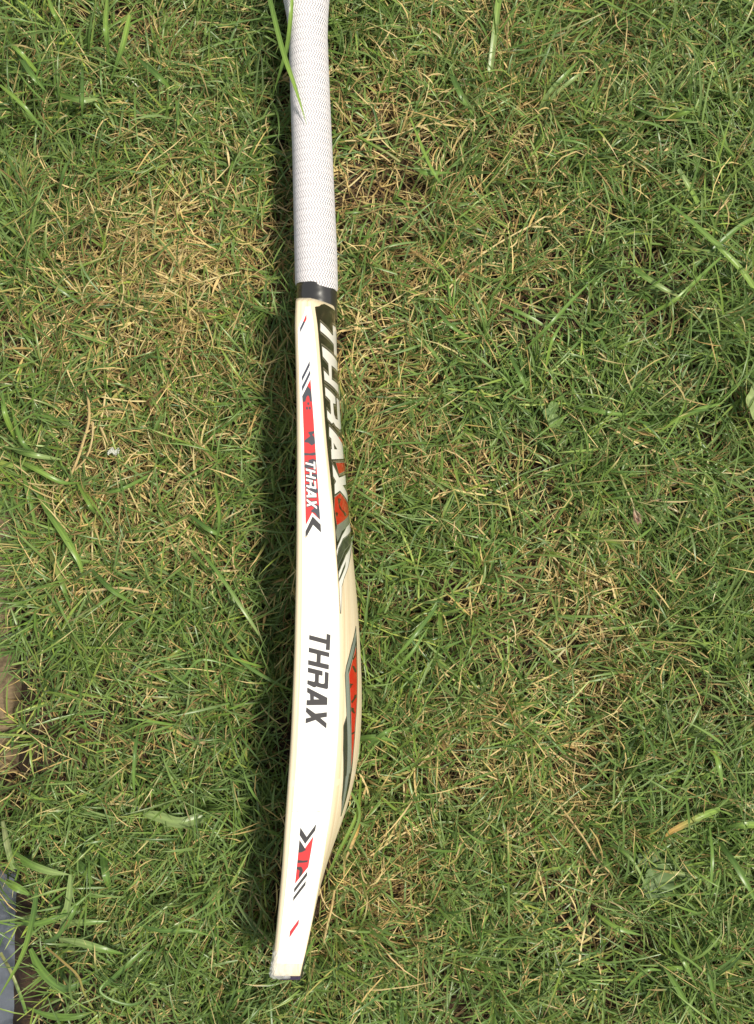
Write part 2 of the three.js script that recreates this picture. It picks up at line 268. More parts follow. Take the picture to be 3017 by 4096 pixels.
const [backC, bg] = canvas(512, 2048);
{
  const WM = 1.12, X = w => w / WM * 512, Y = z => (z - ZA) / (ZB - ZA) * 2048, A = ART_BACK, fill = (k, c, s, lw) => { poly(bg, A[k], X, Y); bg.fillStyle = c; bg.fill(); if (s) { bg.strokeStyle = s; bg.lineWidth = lw; bg.stroke(); } };
  bg.fillStyle = '#1d1b16'; bg.fillRect(0, 0, 512, Y(92)); bg.fillStyle = '#23241f'; bg.fillRect(0, Y(92), 512, 2048);
  for (let i = 0; i < 500; i++) { bg.fillStyle = `rgba(110,104,84,${rr(0.02, 0.12)})`; bg.fillRect(rnd() * 512, rnd() * Y(92), rr(2, 40), rr(1, 5)); }
  bg.lineJoin = 'miter';
  const ribbon = (k) => { poly(bg, A[k], X, Y); bg.strokeStyle = '#0d0c0a'; bg.lineWidth = 26; bg.stroke(); bg.strokeStyle = '#77705f'; bg.lineWidth = 17; bg.stroke(); bg.strokeStyle = '#15130f'; bg.lineWidth = 8; bg.stroke(); };
  for (const k of ['r1', 'r2', 'r3', 'r4']) fill(k, '#c0160e', '#8b8676', 6);
  for (const k of ['T', 'H', 'R', 'A', 'X']) ribbon(k);
  for (const k of ['r1', 'r2', 'r4']) fill(k, '#c0160e', '#8b8676', 3);
  for (const k of ['m1', 'm2']) fill(k, '#3c1a10');
  for (const k of ['T', 'H', 'R', 'X']) fill(k, '#f1ece4');
  bg.beginPath(); for (const key of ['A', 'Ah']) { const a = A[key]; for (let i = 0; i < a.length; i += 2) i ? bg.lineTo(X(a[i + 1]), Y(a[i])) : bg.moveTo(X(a[i + 1]), Y(a[i])); bg.closePath(); } bg.fillStyle = '#f1ece4'; bg.fill('evenodd');
  fill('gray', '#7c7f72'); fill('b1', '#efebe2', '#55584d', 3); fill('b2', '#3a3d33', '#8f9186', 2); fill('b3', '#efebe2', '#4a4a40', 3); fill('b3in', '#44463c'); fill('b4', '#3a3d33');
  fill('g', '#808880', '#2a2c28', 3); fill('red', '#c0160e', '#a8a294', 4);
  for (const k of ['k1', 'k2', 'k3', 'k4', 'k5', 'k6']) fill(k, '#3a1d12');
  fill('dk', '#2c2f2a', '#6d716a', 3);
}
const backT = canvasTex(backC);
const backFilmM = new THREE.MeshPhysicalMaterial({ map: backT, roughness: 0.35, clearcoat: 1, clearcoatRoughness: 0.12 }); backFilmM.name = 'printed_dark_film';
function backFilm(z0, z1, wL, wR, n, m = 14) {
  const pt = (zf, w) => { const z = zf / 1e3, [, e, p] = station(z), hh = halfHeight(z); return [backX(e, p, w), YM + hh * (1 - w), z]; };
  return gridGeo(m, n, (i, j) => {
    const zf = lerp(z0, z1, j / (n - 1)), w = lerp(wL(zf), wR(zf), i / (m - 1)), a = pt(zf, w), b = pt(zf, w + 0.01);
    let nx = a[1] - b[1], ny = b[0] - a[0]; const l = Math.hypot(nx, ny) || 1; nx /= l; ny /= l;
    return [a[0] + nx * 0.00028, a[1] + ny * 0.00028, a[2], w / 1.12, 1 - (zf - ZA) / (ZB - ZA)];
  });
}
const along = (a) => (z) => { for (let i = 2; i < a.length; i += 2) if (z <= a[i]) return lerp(a[i - 1], a[i + 1], clamp((z - a[i - 2]) / Math.max(1e-6, a[i] - a[i - 2]), 0, 1)); return a[a.length - 1]; };
const wr1 = along([-170, 1.1, 20, 1.1, 27, 1.03, 35.4, 0.8, 51.7, 0.42, 59.4, 0.22, 66.3, 0.11, 88.5, 0.035]), wl1 = along([-168.5, 0.34, -167, 0.27, -163.5, 0.18, -162, 0.075, -100, 0.065, 20, 0.04, 40, 0.012, 88.5, 0.01]);
part('back_label', backFilm(-168.5, 88, wl1, wr1, 120), backFilmM).userData.label = 'dark back sticker with large white THRAX letters and red panels';
const wl2 = along([99.5, 0.63, 115, 0.36, 130.3, 0.16, 137.3, 0.12, 157, 0.15, 170.5, 0.18, 178, 0.1, 197.5, 0.13, 219, 0.22, 236.6, 0.28, 254, 0.44]), wr2 = along([99.5, 0.65, 122, 0.62, 137.4, 0.6, 160, 0.57, 180, 0.52, 206, 0.52, 214.7, 0.54, 231, 0.55, 243, 0.53, 254, 0.48]);
part('back_label', backFilm(99.5, 254, wl2, wr2, 90, 10), backFilmM).userData.label = 'narrow red, grey and black flash on the spine';

// ---- handle: rows of [z, centre x, radius]
const HROWS = [[-0.482, -0.0626, 0.0195], [-0.476, -0.0625, 0.0222], [-0.466, -0.0623, 0.0226], [-0.456, -0.0622, 0.0211], [-0.446, -0.062, 0.0193], [-0.4304, -0.0609, 0.0172], [-0.4136, -0.0602, 0.0161], [-0.381, -0.0592, 0.0163], [-0.349, -0.0578, 0.01635], [-0.3165, -0.0565, 0.01655], [-0.301, -0.0559, 0.01665], [-0.262, -0.0545, 0.0171], [-0.224, -0.0531, 0.01755], [-0.19, -0.0522, 0.01755], [-0.16, -0.0515, 0.0172]];
function handleAt(z) { for (let i = 1; i < HROWS.length; i++) if (z <= HROWS[i][0]) { const a = HROWS[i - 1], b = HROWS[i], t = clamp((z - a[0]) / (b[0] - a[0]), 0, 1); return [lerp(a[1], b[1], t), lerp(a[2], b[2], t)]; } return HROWS[HROWS.length - 1].slice(1); }
function tubeZ(zOf, nz, nt, grow, uRep) {
  return gridGeo(nt + 1, nz, (i, j) => {
    const th = i / nt * Math.PI * 2, z = zOf(j / (nz - 1), th), [cx, r] = handleAt(z), R = r + grow(j / (nz - 1), th, z);
    return [cx + R * Math.cos(th), YM + R * 1.04 * Math.sin(th), z, i / nt * uRep, z / 0.0106];
  });
}
// herringbone ribs moulded into the rubber sleeve: rows of slanted bars, each row leaning the other way
const ribT = noiseTexture(128, (u, v) => {
  const row = v < 0.5 ? 0 : 1, t = (v * 2) % 1, x = u * 4 + (row ? 1 : -1) * (t - 0.5) * 1.25, k = x - Math.floor(x);
  const bar = smooth(0.0, 0.14, k) * (1 - smooth(0.66, 0.98, k)), end = smooth(0.02, 0.12, t) * (1 - smooth(0.88, 0.98, t));
  const h = 255 * bar * (0.72 + 0.28 * end); return [h, h, h];
}, false);
const gripM = new THREE.MeshPhysicalMaterial({ color: rgb(0.78, 0.74, 0.765), roughness: 0.55, bumpMap: ribT, bumpScale: 0.0019 }); gripM.name = 'white_rubber';
const gripGeo = tubeZ((t, th) => { const e = -0.1898 + 0.0022 * Math.sin(th * 1.5 + 0.6) + (th > 1.45 && th < 4.2 ? -0.0008 : 0.0012); return lerp(-0.474, e, t); }, 150, 96, (t) => 0.0009 * (1 - smooth(0.992, 1, t)), 12);
const gripEnd = gridGeo(49, 8, (i, j) => { const th = i / 48 * Math.PI * 2, a = j / 7 * Math.PI / 2, [cx, r] = handleAt(-0.474), R = (r + 0.0009) * Math.sin(a); return [cx + R * Math.cos(th), YM + R * 1.04 * Math.sin(th), -0.474 - 0.009 * Math.cos(a), R * 20 * Math.cos(th), R * 20 * Math.sin(th)]; });
part('grip', mergeGeometries([gripGeo, gripEnd]), gripM);
const tapeM = new THREE.MeshPhysicalMaterial({ color: rgb(0.022, 0.02, 0.019), roughness: 0.32, clearcoat: 1, clearcoatRoughness: 0.12 }); tapeM.name = 'black_binding_tape';
part('handle_binding', tubeZ((t, th) => lerp(-0.215, -0.173 + 0.013 * Math.pow(Math.max(0, Math.cos(th)), 2), t), 40, 72, (t, th, z) => -0.0002 + 0.00022 * noise(th * 2, z * 260, 5) + 0.0005 * smooth(0.42, 0.5, (z + 0.2) * 30 + 0.25 * Math.sin(th)), 1), tapeM);
part('splice', tubeZ((t) => lerp(-0.178, -0.160, t), 8, 48, () => -0.0012, 1), woodM);

// ---- toe: purple edging and a crumpled patch of clear wrap
{
  const ring = section(Z_TOE - 0.0002), n = ring.length, cx = ring.reduce((a, q) => a + q[0], 0) / n, prof = [[0.0006, -0.0042], [0.0008, -0.0008], [0.0006, 0.0012], [-0.002, 0.0022], [-0.012, 0.0024]];
  const g = gridGeo(n, prof.length, (i, j) => {
    const z = Z_TOE + Math.min(0, prof[j][1]), q = section(Math.min(z, Z_TOE - 0.0002))[i], d = Math.hypot(q[0] - cx, q[1] - YM) || 1, o = prof[j][0];
    return [q[0] + (q[0] - cx) / d * o, q[1] + (q[1] - YM) / d * o, Z_TOE + prof[j][1], i / 10, j / 4];
  });
  const purple = new THREE.MeshPhysicalMaterial({ color: rgb(0.05, 0.02, 0.1), roughness: 0.4, clearcoat: 0.6 }); purple.name = 'purple_toe_edging';
  part('toe_edging', g, purple);
  const wrap = gridGeo(40, 30, (i, j) => {
    const zf = lerp(-0.025, -0.0006, j / 29), z = Z_TOE + zf, q = section(Math.min(z, Z_TOE - 0.0004)), [f, e] = station(Math.min(z, Z_TOE));
    const s = lerp(3, 13.8, i / 39) - (j < 8 ? (8 - j) * 0.16 * (i / 39) : 0), k = clamp(Math.floor(s), 0, q.length - 2), u = s - k, x = lerp(q[k][0], q[k + 1][0], u), y = lerp(q[k][1], q[k + 1][1], u);
    const c = Math.abs(noise(i * 0.17, j * 0.21, 9)) + 0.35 * Math.abs(noise(i * 0.4, j * 0.45, 2)), edge = smooth(0, 4, Math.min(i, 39 - i, j)), lift = 0.0003 + 0.0022 * c * edge;
    return [x - lift * (1 - i / 39) * 1.3 - 0.0015 * smooth(0.6, 1, j / 29), y + lift * (0.35 + 0.65 * i / 39), z + lift * 0.6 * j / 29, i / 39, j / 29];
  });
  const clear = new THREE.MeshPhysicalMaterial({ color: rgb(0.93, 0.94, 0.93), roughness: 0.2, transmission: 0.7, thickness: 0, ior: 1.5 }); clear.name = 'clear_wrap';
  part('toe_wrap', wrap, clear).userData.label = 'crumpled clear plastic wrap on the toe corner';
}
// inside the bat (with a margin)? used to keep grass out of it
function inBat(x, y, z, m = 0.001) {
  if (z > Z_SH - 0.014 && z < Z_TOE + 0.004) { const [f, e, p] = station(z), hh = halfHeight(z), d = Math.abs(y - YM); if (d < hh + m) { const w = clamp(1 - d / hh, 0, 1); if (x > f - 0.0012 - m && x < backX(e, p, w) + m) return true; } }
  if (z < -0.155 && z > -0.49) { const [cx, r] = handleAt(z); if (Math.hypot(x - cx, (y - YM) / 1.04) < r + 0.001 + m) return true; }
  return false;
}

// ---------------------------------------------------------------- ground
const KERB_X = -0.327;
function groundY(x, z) {
  let y = 0.0045 * noise(x * 9, z * 9, 1.3) + 0.0025 * noise(x * 31, z * 31, 4.1) + 0.0012 * noise(x * 90, z * 90, 7.7);
  const along = smooth(-0.22, -0.15, z) * (1 - smooth(0.36, 0.41, z)), cx = z > Z_SH && z < Z_TOE ? (station(z)[0] + station(z)[2]) / 2 : -0.06;
  y = lerp(y, 0.0105 + 0.0008 * noise(x * 90, z * 90, 2), along * Math.exp(-Math.pow((x - cx) / 0.03, 2)));
  return y - 0.02 * smooth(KERB_X + 0.012, KERB_X - 0.01, -(-x)) ;
}
const soilT = noiseTexture(512, (u, v) => {
  const a = tnoise(u, v, 6, 1), b = tnoise(u, v, 22, 5), c = tnoise(u, v, 70, 8), d = rnd() - 0.5;
  const k = 1 + 0.35 * a + 0.35 * b + 0.5 * c + 0.35 * d; return [52 * k, 37 * k, 25 * k];
});
soilT.repeat.set(1 / 0.24, 1 / 0.24);
const soilM = new THREE.MeshStandardMaterial({ map: soilT, roughness: 0.95, bumpMap: soilT, bumpScale: 0.0012 }); soilM.name = 'dark_soil';
{
  const xs = [-20, -6, -2.4, -1.2]; for (let i = 0; i <= 240; i++) xs.push(lerp(-0.8, 0.8, i / 240)); xs.push(1.2, 2.4, 6, 20);
  const g = gridGeo(xs.length, xs.length, (i, j) => { const x = xs[i], z = xs[j], core = Math.max(Math.abs(x), Math.abs(z)) <= 0.8; return [x, core ? groundY(x, z) : -0.02, z, x, z]; });
  const m = mesh('ground', g, soilM, scene); m.userData.kind = 'structure';
}

// concrete edging along the lawn, with a worn, uneven arris
const concT = noiseTexture(512, (u, v) => {
  const a = tnoise(u, v, 5, 3), b = tnoise(u, v, 26, 6), c = rnd() - 0.5, d = tnoise(u, v, 90, 2);
  const k = 1 + 0.22 * a + 0.16 * b + 0.22 * c + 0.2 * d; return [108 * k, 92 * k, 70 * k];
});
concT.repeat.set(1 / 0.2, 1 / 0.2);
const concM = new THREE.MeshStandardMaterial({ map: concT, roughness: 0.92, bumpMap: concT, bumpScale: 0.0012 }); concM.name = 'weathered_concrete';
const zK0 = at(0, 1860, 0.01).z, zK1 = at(0, 3080, 0.01).z, zP = at(0, 3480, 0.01).z;
{
  const prof = [[-0.30, -0.05], [-0.30, 0.004], [-0.293, 0.011], [-0.2, 0.0122], [-0.1, 0.0122], [-0.03, 0.012], [-0.012, 0.0118], [-0.005, 0.0095], [-0.001, 0.004], [0.0, -0.05]];
  const n = 110, g = gridGeo(prof.length, n, (i, j) => {
    const z = lerp(zK0, zK1, j / (n - 1)), w = i > 4 ? 0.006 * noise(z * 14, 1, 3) + 0.0035 * noise(z * 55, 2, 3) : 0, p = prof[i];
    return [KERB_X + p[0] + w, p[1] + (i > 1 && i < 8 ? 0.0012 * noise(z * 20, p[0] * 20, 6) : 0), z, KERB_X + p[0] + p[1] * 0.6, z];
  });
  const ends = [0, 1].map(k => { const s = new THREE.Shape(prof.map(p => new THREE.Vector2(p[0], p[1]))), e = new THREE.ShapeGeometry(s); e.translate(KERB_X, 0, k ? zK1 - 0.0004 : zK0 + 0.0004); return e; });
  thing(mesh('concrete_edging', mergeGeometries([g, ...ends]), concM, scene), 'weathered tan concrete edging strip bordering the lawn', 'edging');
}
{ // blue-grey paving beyond the end of the edging
  const paveT = noiseTexture(256, (u, v) => { const k = 1 + 0.12 * tnoise(u, v, 6, 4) + 0.1 * tnoise(u, v, 40, 2) + 0.08 * (rnd() - 0.5); return [74 * k, 80 * k, 92 * k]; });
  paveT.repeat.set(1 / 0.2, 1 / 0.2);
  const m = new THREE.MeshStandardMaterial({ map: paveT, roughness: 0.75, bumpMap: paveT, bumpScale: 0.0004 }); m.name = 'blue_grey_paving';
  const g = gridGeo(8, 30, (i, j) => { const z = lerp(zP, zP + 0.9, j / 29), e = KERB_X + 0.031 + 0.004 * noise(z * 20, 5, 1); return [lerp(e - 0.6, e, i / 7), i === 7 ? -0.03 : 0.010, z, lerp(-0.6, 0, i / 7), z]; });
  mesh('paved_path', g, m, scene).userData.kind = 'structure';
}

// ---------------------------------------------------------------- lawn
// share of dead, straw-coloured leaves: read off the photograph (centre x, y in its pixels, reach, weight)
const STRAW = [[450, 1150, 420, 0.55], [780, 260, 230, 0.3], [820, 900, 330, 0.4], [560, 1950, 330, 0.4], [950, 1500, 260, 0.3], [350, 2200, 260, 0.2], [1480, 420, 260, 0.36], [1560, 950, 300, 0.42], [1500, 1480, 230, 0.5], [1640, 1850, 220, 0.25], [2050, 560, 320, 0.28], [2380, 160, 300, 0.35], [1900, 1250, 250, 0.2], [2330, 2450, 300, 0.4], [1880, 2950, 300, 0.35], [2500, 2750, 200, 0.25], [1480, 3620, 220, 0.4], [1700, 3450, 250, 0.2], [2250, 3250, 240, 0.3], [2100, 2200, 200, 0.15], [700, 2900, 250, 0.15], [1900, 100, 200, 0.25], [1250, 4050, 160, 0.2]]
  .map(([x, y, r, w]) => { const p = at(x, y, 0.015); return [p.x, p.z, r / 4450, w]; });
function strawShare(x, z) {
  let s = 0.105 + 0.13 * noise(x * 11, z * 11, 3.1) + 0.09 * noise(x * 34, z * 34, 8.2);
  for (const [a, b, r, w] of STRAW) { const d = ((x - a) ** 2 + (z - b) ** 2) / (r * r); if (d < 6) s += w * Math.exp(-d); }
  return clamp(s, 0.03, 0.8);
}
class Leaves {
  constructor(n) { this.p = new Float32Array(n * 3); this.c = new Float32Array(n * 3); this.i = new Uint32Array(n * 6); this.nv = 0; this.ni = 0; this.count = 0; }
  // pts: points along the leaf; wid: half width at each; across: sideways unit vector at each; fold: keel depth as share of half width
  add(pts, wid, across, up, fold, cols) {
    const n = pts.length, three = fold > 0, k = three ? 3 : 2, v0 = this.nv;
    if ((v0 + n * 3) * 3 > this.p.length || this.ni + n * 12 > this.i.length) return;
    for (let j = 0; j < n; j++) {
      const P = pts[j], w = wid[j], a = across[j], u = up[j], c = cols[j];
      const put = (s, d) => { const o = this.nv * 3; this.p[o] = P[0] + a[0] * s + u[0] * d; this.p[o + 1] = P[1] + a[1] * s + u[1] * d; this.p[o + 2] = P[2] + a[2] * s + u[2] * d; this.c[o] = c[0]; this.c[o + 1] = c[1]; this.c[o + 2] = c[2]; this.nv++; };
      put(-w, 0); if (three) put(0, -w * fold); put(w, 0);
    }
    for (let j = 0; j < n - 1; j++) for (let q = 0; q < k - 1; q++) {
      const a = v0 + j * k + q, b = a + 1, c = a + k, d = c + 1;
      this.i[this.ni++] = a; this.i[this.ni++] = c; this.i[this.ni++] = b; this.i[this.ni++] = b; this.i[this.ni++] = c; this.i[this.ni++] = d;
    }
    this.count++;
  }
  geometry() {
    const g = new THREE.BufferGeometry();
    g.setAttribute('position', new THREE.BufferAttribute(this.p.slice(0, this.nv * 3), 3)); g.setAttribute('color', new THREE.BufferAttribute(this.c.slice(0, this.nv * 3), 3));
    g.setIndex(new THREE.BufferAttribute(this.i.slice(0, this.ni), 1)); g.computeVertexNormals(); return g;
  }
}
// one leaf: starts at p, heads az / el (radians), sags and curls along its length
function leaf(store, p, az, el, len, width, o) {
  const seg = o.seg ?? 4, pts = [], wid = [], acr = [], ups = [], cols = [], sag = o.sag ?? 0.9, curl = o.curl ?? 0, roll = o.roll ?? 0;
  let x = p[0], y = p[1], z = p[2], a = az, e = el;
  for (let j = 0; j <= seg; j++) {
    const t = j / seg, ce = Math.cos(e), dir = [Math.cos(a) * ce, Math.sin(e), Math.sin(a) * ce];
    if (j && inBat(x, y, z)) return false;
    pts.push([x, y, z]);
    const w = 0.5 * width * (o.blunt ? Math.min(1, 0.75 + t) * (t > 0.93 ? 0.6 : 1) : Math.min(1, 0.6 + 1.6 * t) * (t < 0.45 ? 1 : Math.max(0.06, 1 - Math.pow((t - 0.45) / 0.55, 1.4))));
    const r = roll + (o.twist ?? 0) * t, sx = -Math.sin(a), sz = Math.cos(a), ux = -Math.cos(a) * Math.sin(e), uy = ce, uz = -Math.sin(a) * Math.sin(e), cr = Math.cos(r), sr = Math.sin(r);
    wid.push(w); acr.push([sx * cr + ux * sr, uy * sr, sz * cr + uz * sr]); ups.push([ux * cr - sx * sr, uy * cr, uz * cr - sz * sr]);
    const c0 = o.c0, c1 = o.c1 ?? o.c0, ct = o.tipAt !== undefined ? smooth(o.tipAt - 0.15, o.tipAt + 0.1, t) : t; cols.push([lerp(c0[0], c1[0], ct), lerp(c0[1], c1[1], ct), lerp(c0[2], c1[2], ct)]);
    const d = len / seg; x += dir[0] * d; y += dir[1] * d; z += dir[2] * d;
    e -= sag / seg; a += curl / seg;
    const lo = (x < KERB_X && z > zK0 && z < zK1 ? 0.0135 : x < KERB_X + 0.031 && z > zP ? 0.0115 : groundY(x, z)) + 0.0012; if (y < lo) { y = lo; e = Math.max(e, 0.06); }
  }
  store.add(pts, wid, acr, ups, o.fold ?? 0, cols);
  return true;
}
const mixc = (a, b, t) => [lerp(a[0], b[0], t), lerp(a[1], b[1], t), lerp(a[2], b[2], t)];
const jit = (c, k) => { const m = 1 + k * gauss(); return [c[0] * m * (1 + 0.08 * gauss()), c[1] * m, c[2] * m * (1 + 0.12 * gauss())]; };
const G_DEEP = [0.052, 0.118, 0.014], G_MID = [0.13, 0.235, 0.026], G_GREY = [0.205, 0.275, 0.095], G_LIME = [0.32, 0.41, 0.055];
const S_TAN = [0.53, 0.39, 0.15], S_PALE = [0.66, 0.53, 0.26], S_BROWN = [0.25, 0.16, 0.06], S_OLIVE = [0.33, 0.30, 0.09];
const green = () => { const r = rnd(); return jit(r < 0.40 ? mixc(G_DEEP, G_MID, rnd()) : r < 0.72 ? mixc(G_MID, G_GREY, rnd()) : r < 0.88 ? G_DEEP : mixc(G_MID, G_LIME, rnd()), 0.16); };
const straw = () => { const r = rnd(); return jit(r < 0.5 ? mixc(S_TAN, S_PALE, rnd()) : r < 0.72 ? mixc(S_TAN, S_BROWN, rnd()) : r < 0.86 ? S_OLIVE : S_BROWN, 0.15); };

const fresh = new Leaves(1750000), dead = new Leaves(1050000), litter = new Leaves(620000);
const AX = 0.43, AZ0 = -0.56, AZ1 = 0.545; // full density over what the photograph shows, and a margin
const inside = (x, z) => x > -AX && x < AX && z > AZ0 && z < AZ1;
const offKerb = (x, z) => x > KERB_X + (z > zP ? 0.038 : 0.012) || z < zK0 || z > zK1 && (z < zP || x > KERB_X + 0.038);
function shoot(x, z, scale, far) {
  const s = strawShare(x, z), bias = Math.PI * 2 * noise(x * 5, z * 5, 2.2), n = far ? 4 : 4 + Math.floor(rnd() * 5);
  let az = rnd() < 0.45 ? bias + gauss() * 0.8 : rnd() * Math.PI * 2, el = rr(0.3, 1.35);
  const len = rr(0.012, 0.05) * (rnd() < 0.3 ? 0.6 : 1) * scale, base = groundY(x, z) + rr(0.0005, 0.004), own = green(), dry = rnd() < s * 0.45;
  const dir = [Math.cos(az) * Math.cos(el), Math.sin(el), Math.sin(az) * Math.cos(el)];
  // the shoot's own stalk
  if (!far) leaf(rnd() < s ? dead : fresh, [x, base, z], az, el, len * 1.05, rr(0.0009, 0.0014), { seg: 3, sag: rr(0, 0.35), c0: dry ? straw() : mixc(own, S_OLIVE, 0.45), blunt: true });
  for (let k = 0; k < n; k++) {
    const t = (k + 0.6) / n, p = [x + dir[0] * len * t, base + dir[1] * len * t, z + dir[2] * len * t], side = k % 2 ? 1 : -1;
    if (inBat(p[0], p[1], p[2], 0.0015)) return;
    const d = rnd() < s, c = d ? straw() : mixc(own, green(), 0.5), L = rr(0.016, 0.047) * scale * (d ? 0.9 : 1) * (rnd() < 0.08 ? 1.5 : 1);
    const o = { seg: far ? 3 : d ? 3 : 4, fold: d || far ? 0 : rr(0.15, 0.5), sag: rr(0.2, 1.35) + (d ? gauss() * 0.5 : 0), curl: gauss() * (d ? 1.1 : 0.5), roll: gauss() * 0.75, twist: gauss() * (d ? 1.5 : 0.8), c0: c };
    if (!d) { if (rnd() < 0.10 + 0.25 * s) { o.c1 = straw(); o.tipAt = rr(0.55, 0.95); } else o.c1 = mixc(c, G_GREY, 0.3); }
    leaf(d ? dead : fresh, p, az + side * rr(0.35, 1.15), clamp(el * 0.55 + rr(-0.35, 0.6), -0.2, 1.3), L, (d ? rr(0.0007, 0.0014) : rr(0.001, 0.0022)) * (far ? 1.5 : 1), o);
  }
}
function scatter(n, fn) { for (let i = 0; i < n; i++) { const x = rr(-AX, AX), z = rr(AZ0, AZ1); if (offKerb(x, z)) fn(x, z); } }
// matted litter of dead leaves and runners lying on the soil
scatter(30000, (x, z) => {
  const s = strawShare(x, z); if (rnd() > 0.35 + s) return;
  const c = rnd() < 0.55 ? jit([0.13, 0.08, 0.035], 0.25) : rnd() < 0.6 ? jit(mixc(S_TAN, S_BROWN, 0.6), 0.2) : straw();
  leaf(litter, [x, groundY(x, z) + rr(0.001, 0.009 + 0.006 * s), z], rnd() * 6.283, rr(-0.1, 0.3), rr(0.012, 0.045), rr(0.0007, 0.0017), { seg: 4, sag: rr(0, 0.5), curl: gauss() * 1.6, roll: gauss() * 0.7, twist: gauss() * 1.5, c0: c, blunt: rnd() < 0.5 });
});
// shoots, in tufts with thin places between them
let made = 0;
for (let i = 0; i < 40000 && made < 11500; i++) {
  const x = rr(-AX, AX), z = rr(AZ0, AZ1); if (!offKerb(x, z)) continue;
  const d = 0.55 + 1.15 * noise(x * 15, z * 15, 5.5) + 0.95 * noise(x * 44, z * 44, 9.1); if (rnd() > Math.max(0.2, d)) continue;
  shoot(x, z, (1.06 + 0.5 * noise(x * 9, z * 9, 1.1)) * (1 + 0.3 * smooth(-0.22, -0.33, x) + 0.22 * smooth(0.16, 0.3, x) + 0.15 * smooth(0.3, 0.42, z)), false); made++;
}
// dry curled leaves lying over the dead patches
scatter(34000, (x, z) => {
  const s = strawShare(x, z); if (rnd() > s * 0.95) return;
  leaf(dead, [x, groundY(x, z) + rr(0.005, 0.022), z], rnd() * 6.283, rr(-0.3, 0.75), rr(0.014, 0.046), rr(0.0006, 0.0014), { seg: 5, sag: rr(-0.2, 1.0), curl: gauss() * 1.7, roll: gauss() * 0.8, twist: gauss() * 1.6, c0: rnd() < 0.6 ? jit(mixc(S_TAN, S_PALE, rnd()), 0.12) : straw() });
});
// jointed runners creeping over the mat, with paired leaves
for (let i = 0; i < 420; i++) {
  let x = rr(-AX, AX), z = rr(AZ0, AZ1); if (!offKerb(x, z)) continue;
  let y = groundY(x, z) + rr(0.014, 0.026), az = rnd() * 6.283; const s = strawShare(x, z), dry = rnd() < s, n = 3 + Math.floor(rnd() * 5), c = dry ? jit(S_PALE, 0.1) : jit(mixc(S_OLIVE, G_LIME, rnd()), 0.12), w = rr(0.0011, 0.0019);
  for (let k = 0; k < n; k++) {
    const L = rr(0.012, 0.02), el = rr(-0.08, 0.1); az += gauss() * 0.22;
    if (!leaf(dry ? dead : fresh, [x, y, z], az, el, L, w, { seg: 2, sag: 0, c0: c, blunt: true, fold: dry ? 0 : -0.0 })) break;
    x += Math.cos(az) * L * 0.97; z += Math.sin(az) * L * 0.97; y = Math.max(groundY(x, z) + 0.008, y + Math.sin(el) * L);
    for (const side of [-1, 1]) if (rnd() < 0.8) leaf(dry ? dead : fresh, [x, y, z], az + side * rr(0.35, 0.95), rr(-0.1, 0.5), rr(0.014, 0.034), rr(0.0012, 0.0024), { seg: 4, sag: rr(0, 0.8), curl: gauss() * 0.5, roll: gauss() * 0.5, fold: dry ? 0 : 0.3, c0: dry ? straw() : green() });
  }
}
// the lawn goes on, more thinly built, beyond the frame
for (let i = 0; i < 9000; i++) { const x = rr(-1.0, 1.0), z = rr(-1.15, 1.1); if (inside(x, z) || x < KERB_X) continue; shoot(x, z, 1.35, true); }

const leafM = new THREE.MeshPhysicalMaterial({ vertexColors: true, roughness: 0.72, clearcoat: 0.5, clearcoatRoughness: 0.3, transmission: 0.28, thickness: 0, ior: 1.4, side: THREE.DoubleSide }); leafM.name = 'grass_leaf';
const strawM = new THREE.MeshPhysicalMaterial({ vertexColors: true, roughness: 0.85, transmission: 0.25, thickness: 0, ior: 1.35, side: THREE.DoubleSide }); strawM.name = 'dry_grass_leaf';
for (const [name, st, mat, label] of [['lawn_grass', fresh, leafM, 'short matted green lawn grass around the bat'], ['dry_grass', dead, strawM, 'straw-coloured dead leaves mixed through the green lawn'], ['grass_litter', litter, strawM, 'brown dead grass litter matted on the soil']]) {
  const m = mesh(name, st.geometry(), mat, scene); m.userData.kind = 'stuff'; thing(m, label, 'grass');
}
console.log('leaves', fresh.count, dead.count, litter.count, 'tri', (fresh.ni + dead.ni + litter.ni) / 3);

